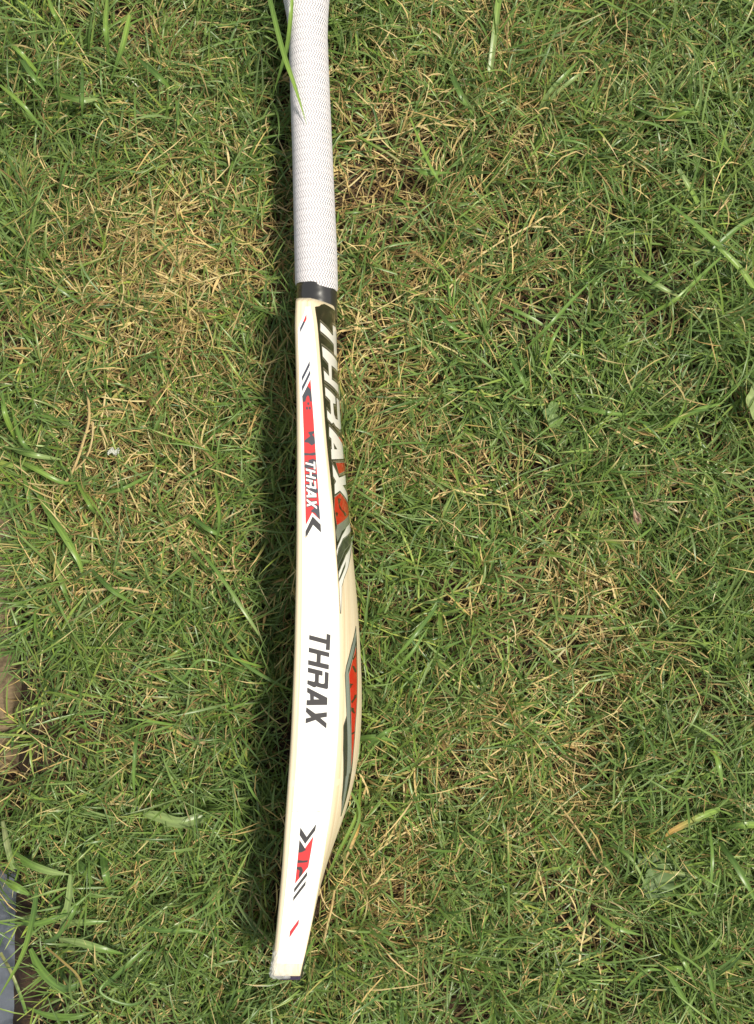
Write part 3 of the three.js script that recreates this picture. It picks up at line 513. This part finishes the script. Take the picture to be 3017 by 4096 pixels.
// ---------------------------------------------------------------- single blades, weeds and scraps that stand out from the lawn
function strip(path, width, o = {}) { // path: [px, py, height] readings; width in metres
  const pts = path.map(p => at(p[0], p[1], p[2])), curve = new THREE.CatmullRomCurve3(pts, false, 'centripetal'), n = o.n ?? 34, pos = [], col = [], idx = [];
  for (let j = 0; j <= n; j++) {
    const t = j / n, P = curve.getPoint(t), T = curve.getTangent(t), s = new THREE.Vector3(-T.z, 0, T.x).normalize(), u = new THREE.Vector3().crossVectors(s, T).normalize(); if (u.y < 0) u.negate();
    const r = (o.roll ?? 0) + (o.twist ?? 0) * t, S = s.clone().multiplyScalar(Math.cos(r)).addScaledVector(u, Math.sin(r)), N = u.clone().multiplyScalar(Math.cos(r)).addScaledVector(s, -Math.sin(r));
    const w = 0.5 * width * (o.stem ? (o.taper ? lerp(1, o.taper, t) : 1) : Math.min(1, (o.base ?? 0.55) + 1.8 * t) * (o.cut ? 1 : t < 0.5 ? 1 : Math.max(0.05, 1 - Math.pow((t - 0.5) / 0.5, 1.7)))), f = o.stem ? 0.8 : 0.22;
    const c = o.cols[0].map((v, k) => lerp(v, (o.cols[1] ?? o.cols[0])[k], smooth((o.from ?? 0.5) - 0.25, (o.from ?? 0.5) + 0.25, t)));
    const rows = o.stem ? [[-1, 0], [0, 0.9], [1, 0], [0, -0.9], [-1, 0]] : [[-1, 0.0], [-0.78, -f * 0.3], [-0.56, -f * 0.62], [-0.3, -f * 0.78], [-0.09, -f], [0.09, -f], [0.3, -f * 0.78], [0.56, -f * 0.62], [0.78, -f * 0.3], [1, 0.0]];
    rows.forEach(([a, b], k) => { const q = P.clone().addScaledVector(S, a * w).addScaledVector(N, b * w + (o.stem ? 0 : f * w)); pos.push(q.x, q.y, q.z); const rib = o.stem ? 1 + 0.12 * gauss() : [0.92, 1.12, 0.86, 1.1, 1.28, 1.28, 1.08, 0.86, 1.12, 0.92][k] * (1 + 0.14 * noise(j * 0.5, k * 3.1, path[0][0] * 0.01) + 0.06 * gauss()); col.push(c[0] * rib, c[1] * rib, c[2] * rib); });
  }
  const m = o.stem ? 5 : 10; for (let j = 0; j < n; j++) for (let k = 0; k < m - 1; k++) { const a = j * m + k; idx.push(a, a + m, a + 1, a + 1, a + m, a + m + 1); }
  const g = new THREE.BufferGeometry(); g.setAttribute('position', new THREE.Float32BufferAttribute(pos, 3)); g.setAttribute('color', new THREE.Float32BufferAttribute(col, 3)); g.setIndex(idx); g.computeVertexNormals(); return g;
}
function settle(g) { g.computeBoundingBox(); const b = g.boundingBox, c = new THREE.Vector3((b.min.x + b.max.x) / 2, b.min.y, (b.min.z + b.max.z) / 2); g.translate(-c.x, -c.y, -c.z); return c; }
function single(name, label, category, path, mm, o, group) {
  const g = strip(path, mm / 1000, o), c = settle(g), m = mesh(numbered(name), g, o.dry ? strawM : leafM, scene); m.position.copy(c); thing(m, label, category, group); return m;
}
const GR = [0.12, 0.215, 0.032], GB = [0.18, 0.285, 0.04], GD = [0.075, 0.15, 0.024], GP = [0.21, 0.29, 0.09], YE_ = [0.40, 0.34, 0.08], OR = [0.42, 0.26, 0.07], TN = [0.5, 0.37, 0.17];
const one = (label, path, mm, o) => single('grass_strand', label, 'grass strand', path, mm, o);
one('long pointed green grass blade with its tip resting on the white grip', [[1020, -190, 0.012], [1072, -30, 0.062], [1135, 215, 0.089], [1180, 345, 0.0915], [1228, 500, 0.0872]], 4.2, { cols: [GR, GB], roll: 0.1 });
one('flat green grass blade passing beneath a pointed blade beside the grip', [[1172, -60, 0.092], [1164, 60, 0.088], [1150, 180, 0.074], [1122, 285, 0.058], [1084, 405, 0.03]], 3.6, { cols: [GB, GR] });
one('straight pale green grass blade standing tall with a blunt tip', [[2006, -60, 0.045], [1995, 0, 0.047], [1978, 140, 0.046], [1961, 287, 0.04]], 5.2, { cols: [GB, GP], cut: true, base: 0.9 });
one('thick bright green grass stalk rising diagonally and widening toward its base', [[3075, 1250, 0.03], [2985, 1105, 0.044], [2890, 1000, 0.05], [2760, 880, 0.047], [2612, 765, 0.036]], 5.2, { cols: [GB, GR], base: 0.9 });
one('short cut yellow-green blade stub lying clear of other grass', [[2714, 676, 0.044], [2755, 745, 0.042], [2792, 812, 0.034]], 4.2, { cols: [GP, GB], cut: true, base: 0.9 });
one('wide pale strap-shaped blade lying curved over the turf', [[575, 3252, 0.036], [640, 3268, 0.04], [720, 3290, 0.041], [812, 3268, 0.036]], 9, { cols: [GP, [0.17, 0.24, 0.07]], cut: true, base: 0.5, roll: 0.15 });
one('broad green blade slanting out of a dry runner patch by the edging', [[120, 1905, 0.02], [185, 2030, 0.04], [262, 2150, 0.05], [318, 2250, 0.048], [342, 2345, 0.036]], 5.6, { cols: [GR, GB] });
one('narrow yellow-green blade standing below the broad slanting one near the edging', [[195, 2170, 0.024], [225, 2270, 0.04], [258, 2360, 0.042], [288, 2450, 0.03]], 4.6, { cols: [[0.2, 0.23, 0.05], GR] });
one('drooping blade with a brown tip hanging past the concrete edging', [[92, 1880, 0.03], [110, 1960, 0.042], [132, 2050, 0.04], [150, 2138, 0.03]], 4, { cols: [GR, TN], from: 0.95 });
one('bright yellow-green blade reaching over the concrete edging', [[-40, 1842, 0.036], [10, 1852, 0.04], [80, 1872, 0.038], [150, 1880, 0.026]], 4.6, { cols: [[0.22, 0.27, 0.045], GR] });
one('yellowing blade with an orange twisted tip above the round-leaved weed', [[2880, 3235, 0.036], [2812, 3262, 0.042], [2735, 3300, 0.042], [2680, 3330, 0.04], [2640, 3385, 0.03]], 5.4, { cols: [GB, OR], from: 0.45, base: 0.8 });
one('yellow-tipped blade lying across the round-leaved weed', [[2842, 3575, 0.026], [2820, 3520, 0.04], [2760, 3500, 0.043], [2690, 3490, 0.042], [2612, 3478, 0.038]], 3.8, { cols: [GP, OR], from: 0.8, base: 0.6 });
one('orange-tan stem lying in shade left of the bat', [[575, 2865, 0.02], [680, 2910, 0.028], [760, 2950, 0.028], [822, 2972, 0.024]], 3.4, { cols: [YE_, [0.5, 0.33, 0.2]], dry: true, base: 0.4, cut: true });
one('thin yellow-orange blade arching in the grass left of the bat', [[752, 2585, 0.03], [706, 2608, 0.036], [672, 2640, 0.035], [655, 2680, 0.026]], 3, { cols: [GB, OR], from: 0.5 });
one('orange dry blade standing beside the lower back of the bat', [[1445, 3250, 0.03], [1430, 3320, 0.046], [1402, 3395, 0.046], [1366, 3470, 0.03]], 2.8, { cols: [OR, TN], dry: true });
one('pale blade with a split pale twin fanning up from one tuft', [[2146, 474, 0.022], [2190, 383, 0.04], [2262, 300, 0.046], [2332, 228, 0.04]], 4.2, { cols: [GP, GR] });
one('pale twin blade fanning rightward from the same tuft', [[2150, 470, 0.022], [2222, 378, 0.038], [2300, 312, 0.044], [2370, 264, 0.036]], 3.6, { cols: [GP, GP] });
one('pale grey-green blade lying low below the thick diagonal stalk', [[2480, 1045, 0.026], [2570, 1100, 0.038], [2660, 1158, 0.04], [2760, 1205, 0.03]], 5, { cols: [GR, GP], base: 0.5 });
one('lime green blade pointing at the thick diagonal stalk from its underside', [[3060, 852, 0.034], [2960, 905, 0.04], [2850, 1000, 0.04], [2700, 1150, 0.032]], 4, { cols: [GR, GD] });
// broad crabgrass leaves by the paving
const crab = 'broad soft grass leaf in the coarse tuft beside the blue-grey paving', crabG = 'broad leaves of the coarse tuft beside the paving';
for (const [path, mm, o] of [
  [[[45, 3400, 0.03], [120, 3455, 0.045], [200, 3485, 0.05], [285, 3500, 0.05]], 8, { cols: [GR, GP] }],
  [[[284, 3498, 0.05], [276, 3600, 0.052], [255, 3690, 0.046], [236, 3758, 0.036]], 7.5, { cols: [GP, GP] }],
  [[[40, 3688, 0.034], [150, 3695, 0.046], [262, 3652, 0.05], [375, 3560, 0.04]], 6.5, { cols: [GR, GR], base: 0.2 }],
  [[[255, 3692, 0.04], [340, 3690, 0.046], [440, 3686, 0.04]], 6.2, { cols: [GP, GR] }],
  [[[150, 3545, 0.05], [135, 3660, 0.06], [95, 3810, 0.068], [-20, 4015, 0.06]], 6.5, { cols: [GD, GB] }],
  [[[122, 3795, 0.03], [165, 3880, 0.04], [260, 3955, 0.044], [392, 3900, 0.036]], 8.5, { cols: [GR, GD] }],
  [[[238, 3756, 0.038], [330, 3772, 0.05], [420, 3800, 0.05], [505, 3818, 0.04]], 7, { cols: [GP, GR] }],
  [[[110, 4030, 0.03], [200, 4062, 0.042], [300, 4066, 0.046], [380, 4045, 0.04]], 7.5, { cols: [GR, GR], base: 0.3 }],
  [[[12, 3285, 0.05], [30, 3380, 0.055], [45, 3440, 0.05], [58, 3476, 0.04]], 6.5, { cols: [[0.2, 0.23, 0.09], GP], cut: true }],
  [[[25, 3525, 0.03], [70, 3550, 0.04], [130, 3585, 0.034]], 9, { cols: [GB, GR] }],
  [[[180, 3770, 0.03], [230, 3745, 0.045], [300, 3640, 0.05], [330, 3560, 0.03]], 5, { cols: [GD, GR] }],
  [[[300, 3440, 0.03], [340, 3480, 0.042], [365, 3520, 0.03]], 9, { cols: [GD, GR] }],
  [[[410, 3410, 0.03], [425, 3500, 0.045], [445, 3572, 0.03]], 8, { cols: [GD, GR] }],
]) single('crabgrass_strand', crab, 'grass strand', path.map(p => [p[0], p[1], p[2] * 0.95]), mm * 0.82, { roll: gauss() * 0.35, twist: gauss() * 0.7, ...o }, crabG);
single('grass_runner', 'jointed brown and green runner stem crossing the coarse tuft', 'runner', [[185, 3790, 0.034], [250, 3845, 0.044], [312, 3905, 0.046], [335, 3970, 0.042], [372, 4040, 0.04], [405, 4130, 0.036]], 2.2, { cols: [[0.3, 0.22, 0.07], [0.22, 0.24, 0.06]], stem: true, dry: true });
single('grass_runner', 'pale green runner stem hanging down over the blue-grey paving', 'runner', [[2, 3812, 0.03], [40, 3880, 0.036], [62, 3930, 0.036], [88, 4000, 0.034], [104, 4050, 0.03]], 3.2, { cols: [[0.26, 0.27, 0.09], GR], stem: true });
single('grass_runner', 'dry tan runner stem running down the dry patch beside the edging', 'runner', [[350, 1560, 0.028], [356, 1680, 0.034], [335, 1760, 0.036], [305, 1850, 0.036], [268, 1920, 0.03], [225, 1955, 0.024]], 2.6, { cols: [TN, TN], stem: true, dry: true });
single('grass_runner', 'second dry tan runner stem lying beside the first near the edging', 'runner', [[372, 1690, 0.03], [368, 1760, 0.035], [345, 1830, 0.034], [300, 1880, 0.03]], 1.8, { cols: [[0.56, 0.43, 0.22], TN], stem: true, dry: true });
single('grass_runner', 'forked dry tan runner pointing right below the shaded hole near the edging', 'runner', [[280, 2372, 0.028], [380, 2362, 0.034], [480, 2352, 0.036], [595, 2370, 0.03]], 2.3, { cols: [[0.56, 0.44, 0.22], TN], stem: true, dry: true });
single('grass_runner', 'bright green jointed runner lying right of the handle', 'runner', [[1430, 545, 0.03], [1490, 580, 0.035], [1545, 610, 0.035], [1600, 648, 0.03]], 2.8, { cols: [GB, [0.3, 0.29, 0.1]], stem: true });
single('grass_runner', 'tan runner stem running diagonally down through the right-hand turf', 'runner', [[2230, 3210, 0.03], [2290, 3290, 0.036], [2340, 3360, 0.036], [2390, 3440, 0.034], [2440, 3490, 0.03]], 1.8, { cols: [TN, [0.52, 0.4, 0.18]], stem: true, dry: true });
single('grass_runner', 'tan runner stem beside the bat toe in a dry tuft', 'runner', [[1338, 3560, 0.03], [1325, 3640, 0.038], [1310, 3700, 0.038], [1296, 3770, 0.03]], 2.1, { cols: [TN, [0.52, 0.42, 0.2]], stem: true, dry: true });
// long green blades that only their place tells apart
const MARKS = [[1240, 500, 'beside the white grip'], [1150, 2600, 'beside the face side of the bat'], [900, 2100, 'on the shaded side of the bat'], [1480, 2800, 'beside the swelling back of the bat'], [2670, 3480, 'around the round-leaved weed'], [2215, 1660, 'around the tiny clover'], [2550, 2060, 'near the dry seed husk'], [2850, 980, 'near the thick diagonal stalk'], [3050, 1620, 'near the broad smooth pale leaf'], [1975, 140, 'near the tall blunt-tipped strand'], [60, 1950, 'by the concrete edging'], [200, 3700, 'beside the coarse broad-leaved tuft'], [700, 3270, 'near the wide strap-shaped strand'], [2240, 360, 'near the twin pale strands'], [450, 1810, 'near the white scrap'], [2750, 4000, 'among the tall stems below the round-leaved weed'], [330, 300, 'in the lush green turf away from the bat'], [1300, 3850, 'near the bat toe']];
for (const [path, mm, k] of [
  [[[1345, 3090, 0.05], [1440, 3240, 0.055], [1400, 3370, 0.05], [1360, 3440, 0.035]], 2.6, 0], [[[1445, 3110, 0.03], [1430, 3250, 0.05], [1350, 3420, 0.05], [1290, 3540, 0.03]], 3, 1],
  [[[2855, 2985, 0.036], [2875, 3060, 0.045], [2895, 3165, 0.04]], 4.6, 2], [[[3050, 3298, 0.04], [2970, 3302, 0.045], [2905, 3310, 0.035]], 5.4, 1], [[[2840, 3310, 0.03], [2850, 3420, 0.045], [2845, 3520, 0.045], [2838, 3590, 0.03]], 3, 2],
  [[[2880, 3370, 0.03], [2930, 3440, 0.045], [2985, 3530, 0.05], [3040, 3640, 0.045]], 5, 1], [[[2660, 3868, 0.042], [2710, 3950, 0.046], [2760, 4040, 0.042], [2800, 4110, 0.036]], 5, 2], [[[2665, 3870, 0.04], [2710, 3872, 0.044], [2760, 3872, 0.036]], 4.2, 1],
  [[[2690, 3750, 0.03], [2735, 3840, 0.046], [2790, 3950, 0.04]], 4.4, 2], [[[2810, 3720, 0.02], [2855, 3760, 0.045], [2890, 3830, 0.036]], 4.2, 1], [[[2810, 3740, 0.02], [2840, 3900, 0.05], [2870, 4080, 0.04]], 4, 0],
  [[[2500, 3960, 0.03], [2590, 3880, 0.042], [2665, 3885, 0.034]], 3, 2], [[[2380, 3650, 0.03], [2470, 3710, 0.042], [2580, 3745, 0.036]], 4, 2], [[[2440, 3380, 0.03], [2520, 3430, 0.042], [2620, 3620, 0.034]], 2.8, 0],
  [[[600, 3990, 0.03], [520, 4020, 0.04], [400, 3960, 0.046], [560, 3830, 0.03]], 2.4, 0], [[[400, 3960, 0.036], [500, 3870, 0.045], [630, 3750, 0.034]], 3.8, 1], [[[540, 3690, 0.03], [640, 3722, 0.045], [760, 3722, 0.045], [860, 3748, 0.034]], 3.4, 1],
  [[[560, 2890, 0.03], [540, 3010, 0.05], [535, 3110, 0.046], [540, 3200, 0.03]], 3, 0], [[[760, 2150, 0.03], [880, 2300, 0.046], [1000, 2480, 0.046], [1060, 2580, 0.03]], 3.4, 0], [[[860, 1930, 0.03], [880, 2070, 0.046], [860, 2200, 0.03]], 3.6, 2],
  [[[760, 2060, 0.03], [840, 2120, 0.042], [900, 2150, 0.034]], 4, 1], [[[850, 2500, 0.03], [960, 2640, 0.046], [1120, 2740, 0.046], [1240, 2790, 0.02]], 3, 0], [[[640, 2600, 0.03], [720, 2720, 0.042], [800, 2640, 0.046], [1000, 2690, 0.03]], 2.8, 0],
  [[[1750, 2420, 0.03], [1660, 2540, 0.046], [1540, 2680, 0.034]], 3.6, 1], [[[1560, 2700, 0.03], [1640, 2620, 0.046], [1720, 2500, 0.04]], 3, 2], [[[1420, 2960, 0.03], [1500, 2950, 0.042], [1600, 2970, 0.03]], 5, 0], [[[1470, 2990, 0.03], [1540, 2930, 0.046], [1610, 2900, 0.03]], 4, 1],
  [[[1990, 1210, 0.03], [2080, 1250, 0.042], [2170, 1300, 0.04], [2260, 1370, 0.03]], 3.4, 0], [[[2100, 1400, 0.03], [2200, 1300, 0.05], [2290, 1200, 0.045], [2400, 1090, 0.03]], 3.2, 2], [[[2180, 1480, 0.03], [2210, 1360, 0.05], [2270, 1260, 0.04]], 3, 2],
  [[[1740, 1210, 0.03], [1800, 1300, 0.046], [1900, 1360, 0.03]], 3.2, 1], [[[2040, 1420, 0.03], [2080, 1500, 0.045], [2110, 1560, 0.04]], 4, 1], [[[2300, 1625, 0.03], [2420, 1650, 0.045], [2530, 1660, 0.034]], 4, 2],
  [[[2680, 1690, 0.03], [2790, 1640, 0.045], [2900, 1610, 0.034]], 4, 1], [[[2570, 1270, 0.03], [2700, 1200, 0.05], [2830, 1080, 0.045], [2960, 960, 0.03]], 3.4, 2], [[[2980, 1360, 0.03], [2940, 1290, 0.045], [2860, 1230, 0.034]], 3.6, 1],
  [[[2540, 430, 0.03], [2640, 470, 0.042], [2760, 430, 0.03]], 3, 1], [[[2660, 480, 0.03], [2740, 450, 0.044], [2780, 430, 0.04]], 5, 2], [[[1800, 280, 0.03], [1840, 370, 0.046], [1900, 470, 0.034]], 5, 1], [[[1640, 470, 0.03], [1740, 700, 0.05], [1790, 760, 0.03]], 3, 1],
  [[[1660, 660, 0.03], [1700, 690, 0.045], [1800, 690, 0.034]], 4.6, 2], [[[60, 190, 0.03], [130, 300, 0.05], [190, 370, 0.04]], 4.6, 1], [[[190, -20, 0.04], [220, 60, 0.05], [250, 110, 0.036]], 3.6, 2], [[[430, -10, 0.04], [425, 120, 0.055], [440, 250, 0.03]], 4.6, 1],
  [[[330, 270, 0.03], [330, 400, 0.05], [330, 480, 0.034]], 3.4, 1], [[[520, 60, 0.05], [490, 190, 0.05], [440, 330, 0.03]], 5, 1], [[[560, 240, 0.03], [640, 310, 0.046], [690, 360, 0.034]], 5, 0], [[[710, 400, 0.03], [715, 500, 0.05], [700, 380, 0.04]], 3, 2],
  [[[150, 290, 0.03], [80, 210, 0.046], [0, 140, 0.04]], 4.4, 2], [[[220, 370, 0.03], [330, 400, 0.046], [400, 395, 0.036]], 5.2, 0], [[[0, 340, 0.04], [90, 420, 0.05], [190, 540, 0.03]], 3.6, 1], [[[230, 800, 0.03], [260, 680, 0.05], [290, 620, 0.03]], 3.8, 1],
  [[[60, 1750, 0.03], [20, 1650, 0.05], [10, 1560, 0.04]], 4.4, 2], [[[160, 1830, 0.03], [90, 1770, 0.05], [40, 1600, 0.03]], 3.8, 1], [[[40, 1790, 0.02], [130, 1820, 0.045], [260, 1840, 0.03]], 5, 0], [[[50, 1830, 0.02], [150, 1880, 0.05], [250, 1930, 0.045], [330, 1930, 0.03]], 4.2, 1],
  [[[600, 1900, 0.03], [480, 1960, 0.046], [380, 1975, 0.03]], 3.2, 2], [[[310, 1930, 0.03], [360, 2020, 0.046], [390, 2060, 0.03]], 3.6, 1], [[[370, 2280, 0.03], [450, 2360, 0.046], [560, 2430, 0.03]], 4.6, 0],
]) {
  const tone = (k + Math.floor(rnd() * 2)) % 4, mid = path[path.length >> 1]; let best = MARKS[0], far = 1e9;
  for (const m of MARKS) { const d = Math.hypot(m[0] - mid[0], m[1] - mid[1]); if (d < far) { far = d; best = m; } }
  single('long_grass_strand', `long slender ${['pale-tipped', 'dark green', 'bright green', 'mid-green'][tone]} grass strand ${best[2]}`, 'grass strand', path.map(p => [p[0], p[1], p[2] + 0.007]), mm, { cols: [[GR, GP], [GD, GR], [GB, GR], [GR, GR]][tone], roll: gauss() * 0.4, twist: gauss() * 0.6 }, `long slender strands ${best[2]}`);
}

// round-leaved weeds
const weedM = new THREE.MeshPhysicalMaterial({ vertexColors: true, roughness: 0.55, transmission: 0.3, thickness: 0, ior: 1.4, side: THREE.DoubleSide }); weedM.name = 'weed_leaf';
function roundLeaf(cx, cy, h, rx, ry, turn, tone, dish = 0.15, notch = 0.25) {
  const c = at(cx, cy, h), R = 14, A = 36, pos = [], col = [], idx = [];
  for (let i = 0; i <= R; i++) for (let k = 0; k < A; k++) {
    const a = k / A * Math.PI * 2, r = i / R, e = 1 + 0.05 * Math.sin(a * 7) - notch * Math.exp(-Math.pow(((a > Math.PI ? a - 2 * Math.PI : a)) / 0.28, 2)), lx = Math.cos(a) * r * e * rx, ly = Math.sin(a) * r * e * ry;
    const vein = Math.exp(-Math.pow((((a * 7 / (2 * Math.PI)) % 1) - 0.5) / 0.09, 2)), x = lx * Math.cos(turn) - ly * Math.sin(turn), z = lx * Math.sin(turn) + ly * Math.cos(turn);
    pos.push(x, dish * r * r * rx - 0.0005 * vein * r + 0.0006 * Math.sin(a * 5) * r, z); const m = 1 + 0.3 * vein + 0.12 * noise(x * 400, z * 400, 2); col.push(tone[0] * m, tone[1] * m, tone[2] * m);
  }
  for (let i = 0; i < R; i++) for (let k = 0; k < A; k++) { const a = i * A + k, b = i * A + (k + 1) % A; idx.push(a, a + A, b, b, a + A, b + A); }
  const g = new THREE.BufferGeometry(); g.setAttribute('position', new THREE.Float32BufferAttribute(pos, 3)); g.setAttribute('color', new THREE.Float32BufferAttribute(col, 3)); g.setIndex(idx); g.computeVertexNormals(); g.translate(c.x, c.y, c.z); return g;
}
function weed(label, root, leaves) {
  const o = new THREE.Group(); o.name = numbered('broadleaf_weed'); const b = at(root[0], root[1], 0.003); o.position.copy(b); scene.add(o); thing(o, label, 'weed');
  for (const L of leaves) {
    const g = roundLeaf(...L); g.translate(-b.x, -b.y, -b.z); mesh('leaf', g, weedM, o);
    const s = strip([[root[0], root[1], 0.003], [(root[0] + L[0]) / 2, (root[1] + L[1]) / 2, L[2] * 0.7], [L[0], L[1], L[2] - 0.0006]], 0.0013, { stem: true, cols: [[0.16, 0.2, 0.06]], n: 10 }); s.translate(-b.x, -b.y, -b.z); mesh('stalk', s, leafM, o);
  }
}
weed('low weed with four round scalloped leaves lying open in the grass', [2650, 3470], [[2596, 3440, 0.033, 0.0105, 0.010, 2.6, [0.13, 0.19, 0.075]], [2632, 3532, 0.036, 0.0165, 0.0135, 1.9, [0.12, 0.19, 0.06]], [2668, 3468, 0.034, 0.013, 0.008, -0.2, [0.12, 0.19, 0.055]], [2736, 3482, 0.033, 0.012, 0.0085, 0.1, [0.115, 0.18, 0.06]]]);
weed('tiny clover with three round leaves tucked low among the green turf', [2208, 1656], [[2214, 1628, 0.03, 0.0052, 0.0046, -1.4, [0.14, 0.22, 0.06]], [2196, 1653, 0.03, 0.0062, 0.005, 2.8, [0.12, 0.2, 0.06]], [2217, 1685, 0.031, 0.0066, 0.006, 1.2, [0.16, 0.24, 0.07]]]);
{ // broad pale leaf leaning in at the right
  const o = new THREE.Group(); o.name = numbered('broadleaf_weed'); const b = at(3070, 1640, 0.003); o.position.copy(b); scene.add(o); thing(o, 'broad smooth pale green leaf standing well above the turf', 'weed');
  const g = roundLeaf(3058, 1618, 0.05, 0.020, 0.0165, 1.2, [0.26, 0.33, 0.12], 0.25, 0.05); g.translate(-b.x, -b.y, -b.z); mesh('leaf', g, weedM, o);
  const s = strip([[3070, 1640, 0.003], [3066, 1630, 0.03], [3060, 1620, 0.049]], 0.0018, { stem: true, cols: [[0.2, 0.25, 0.08]], n: 10 }); s.translate(-b.x, -b.y, -b.z); mesh('stalk', s, leafM, o);
}
{ // dry seed head on a pale stem
  const o = new THREE.Group(); o.name = 'dry_seed_head'; const b = at(2450, 1835, 0.02); o.position.copy(b); scene.add(o); thing(o, 'pale dry stem ending in a fluffy pinkish-brown seed husk', 'seed head');
  const put = (n, g, m) => { g.translate(-b.x, -b.y, -b.z); return mesh(n, g, m, o); };
  put('stem', strip([[2450, 1835, 0.024], [2480, 1895, 0.036], [2505, 1960, 0.042], [2528, 2005, 0.044], [2537, 2035, 0.044]], 0.0023, { stem: true, cols: [[0.36, 0.36, 0.13], [0.56, 0.48, 0.26]] }), strawM);
  const P = at(2537, 2035, 0.044), Q = at(2556, 2082, 0.044), ax = Q.clone().sub(P), store = new Leaves(60000);
  const az = Math.atan2(ax.z, ax.x);
  for (let i = 0; i < 60; i++) { const t = rnd() * 0.5; leaf(store, [P.x + ax.x * t, P.y - 0.001 + rr(-0.001, 0.0012), P.z + ax.z * t], az + gauss() * 0.5, gauss() * 0.4, rr(0.007, 0.012), rr(0.0008, 0.002), { seg: 4, sag: rr(-0.3, 0.3), c0: jit(rnd() < 0.6 ? [0.36, 0.22, 0.16] : [0.52, 0.4, 0.28], 0.15), roll: gauss() }); }
  put('husk', store.geometry(), strawM);
}
{ // crumpled white scrap
  const c = at(455, 1806, 0.034), g = gridGeo(16, 9, (i, j) => { const u = i / 15 - 0.5, v = j / 8 - 0.5, r = noise(u * 7, v * 7, 3), s = noise(u * 13, v * 13, 8); return [c.x + u * 0.011 * (1 - 0.35 * Math.abs(v)) + 0.001 * s, c.y + 0.0045 * r + 0.002 * s, c.z + v * 0.005 * (1 + 0.4 * s) + 0.0012 * Math.sin(u * 9), u, v]; });
  const k = settle(g), m = mesh('paper_scrap', g, new THREE.MeshStandardMaterial({ color: rgb(0.42, 0.43, 0.38), roughness: 0.8 }), scene); m.material.name = 'white_scrap'; m.position.copy(k); thing(m, 'small crumpled white scrap caught in the dry grass', 'scrap');
}

renderer.render(scene, camera);
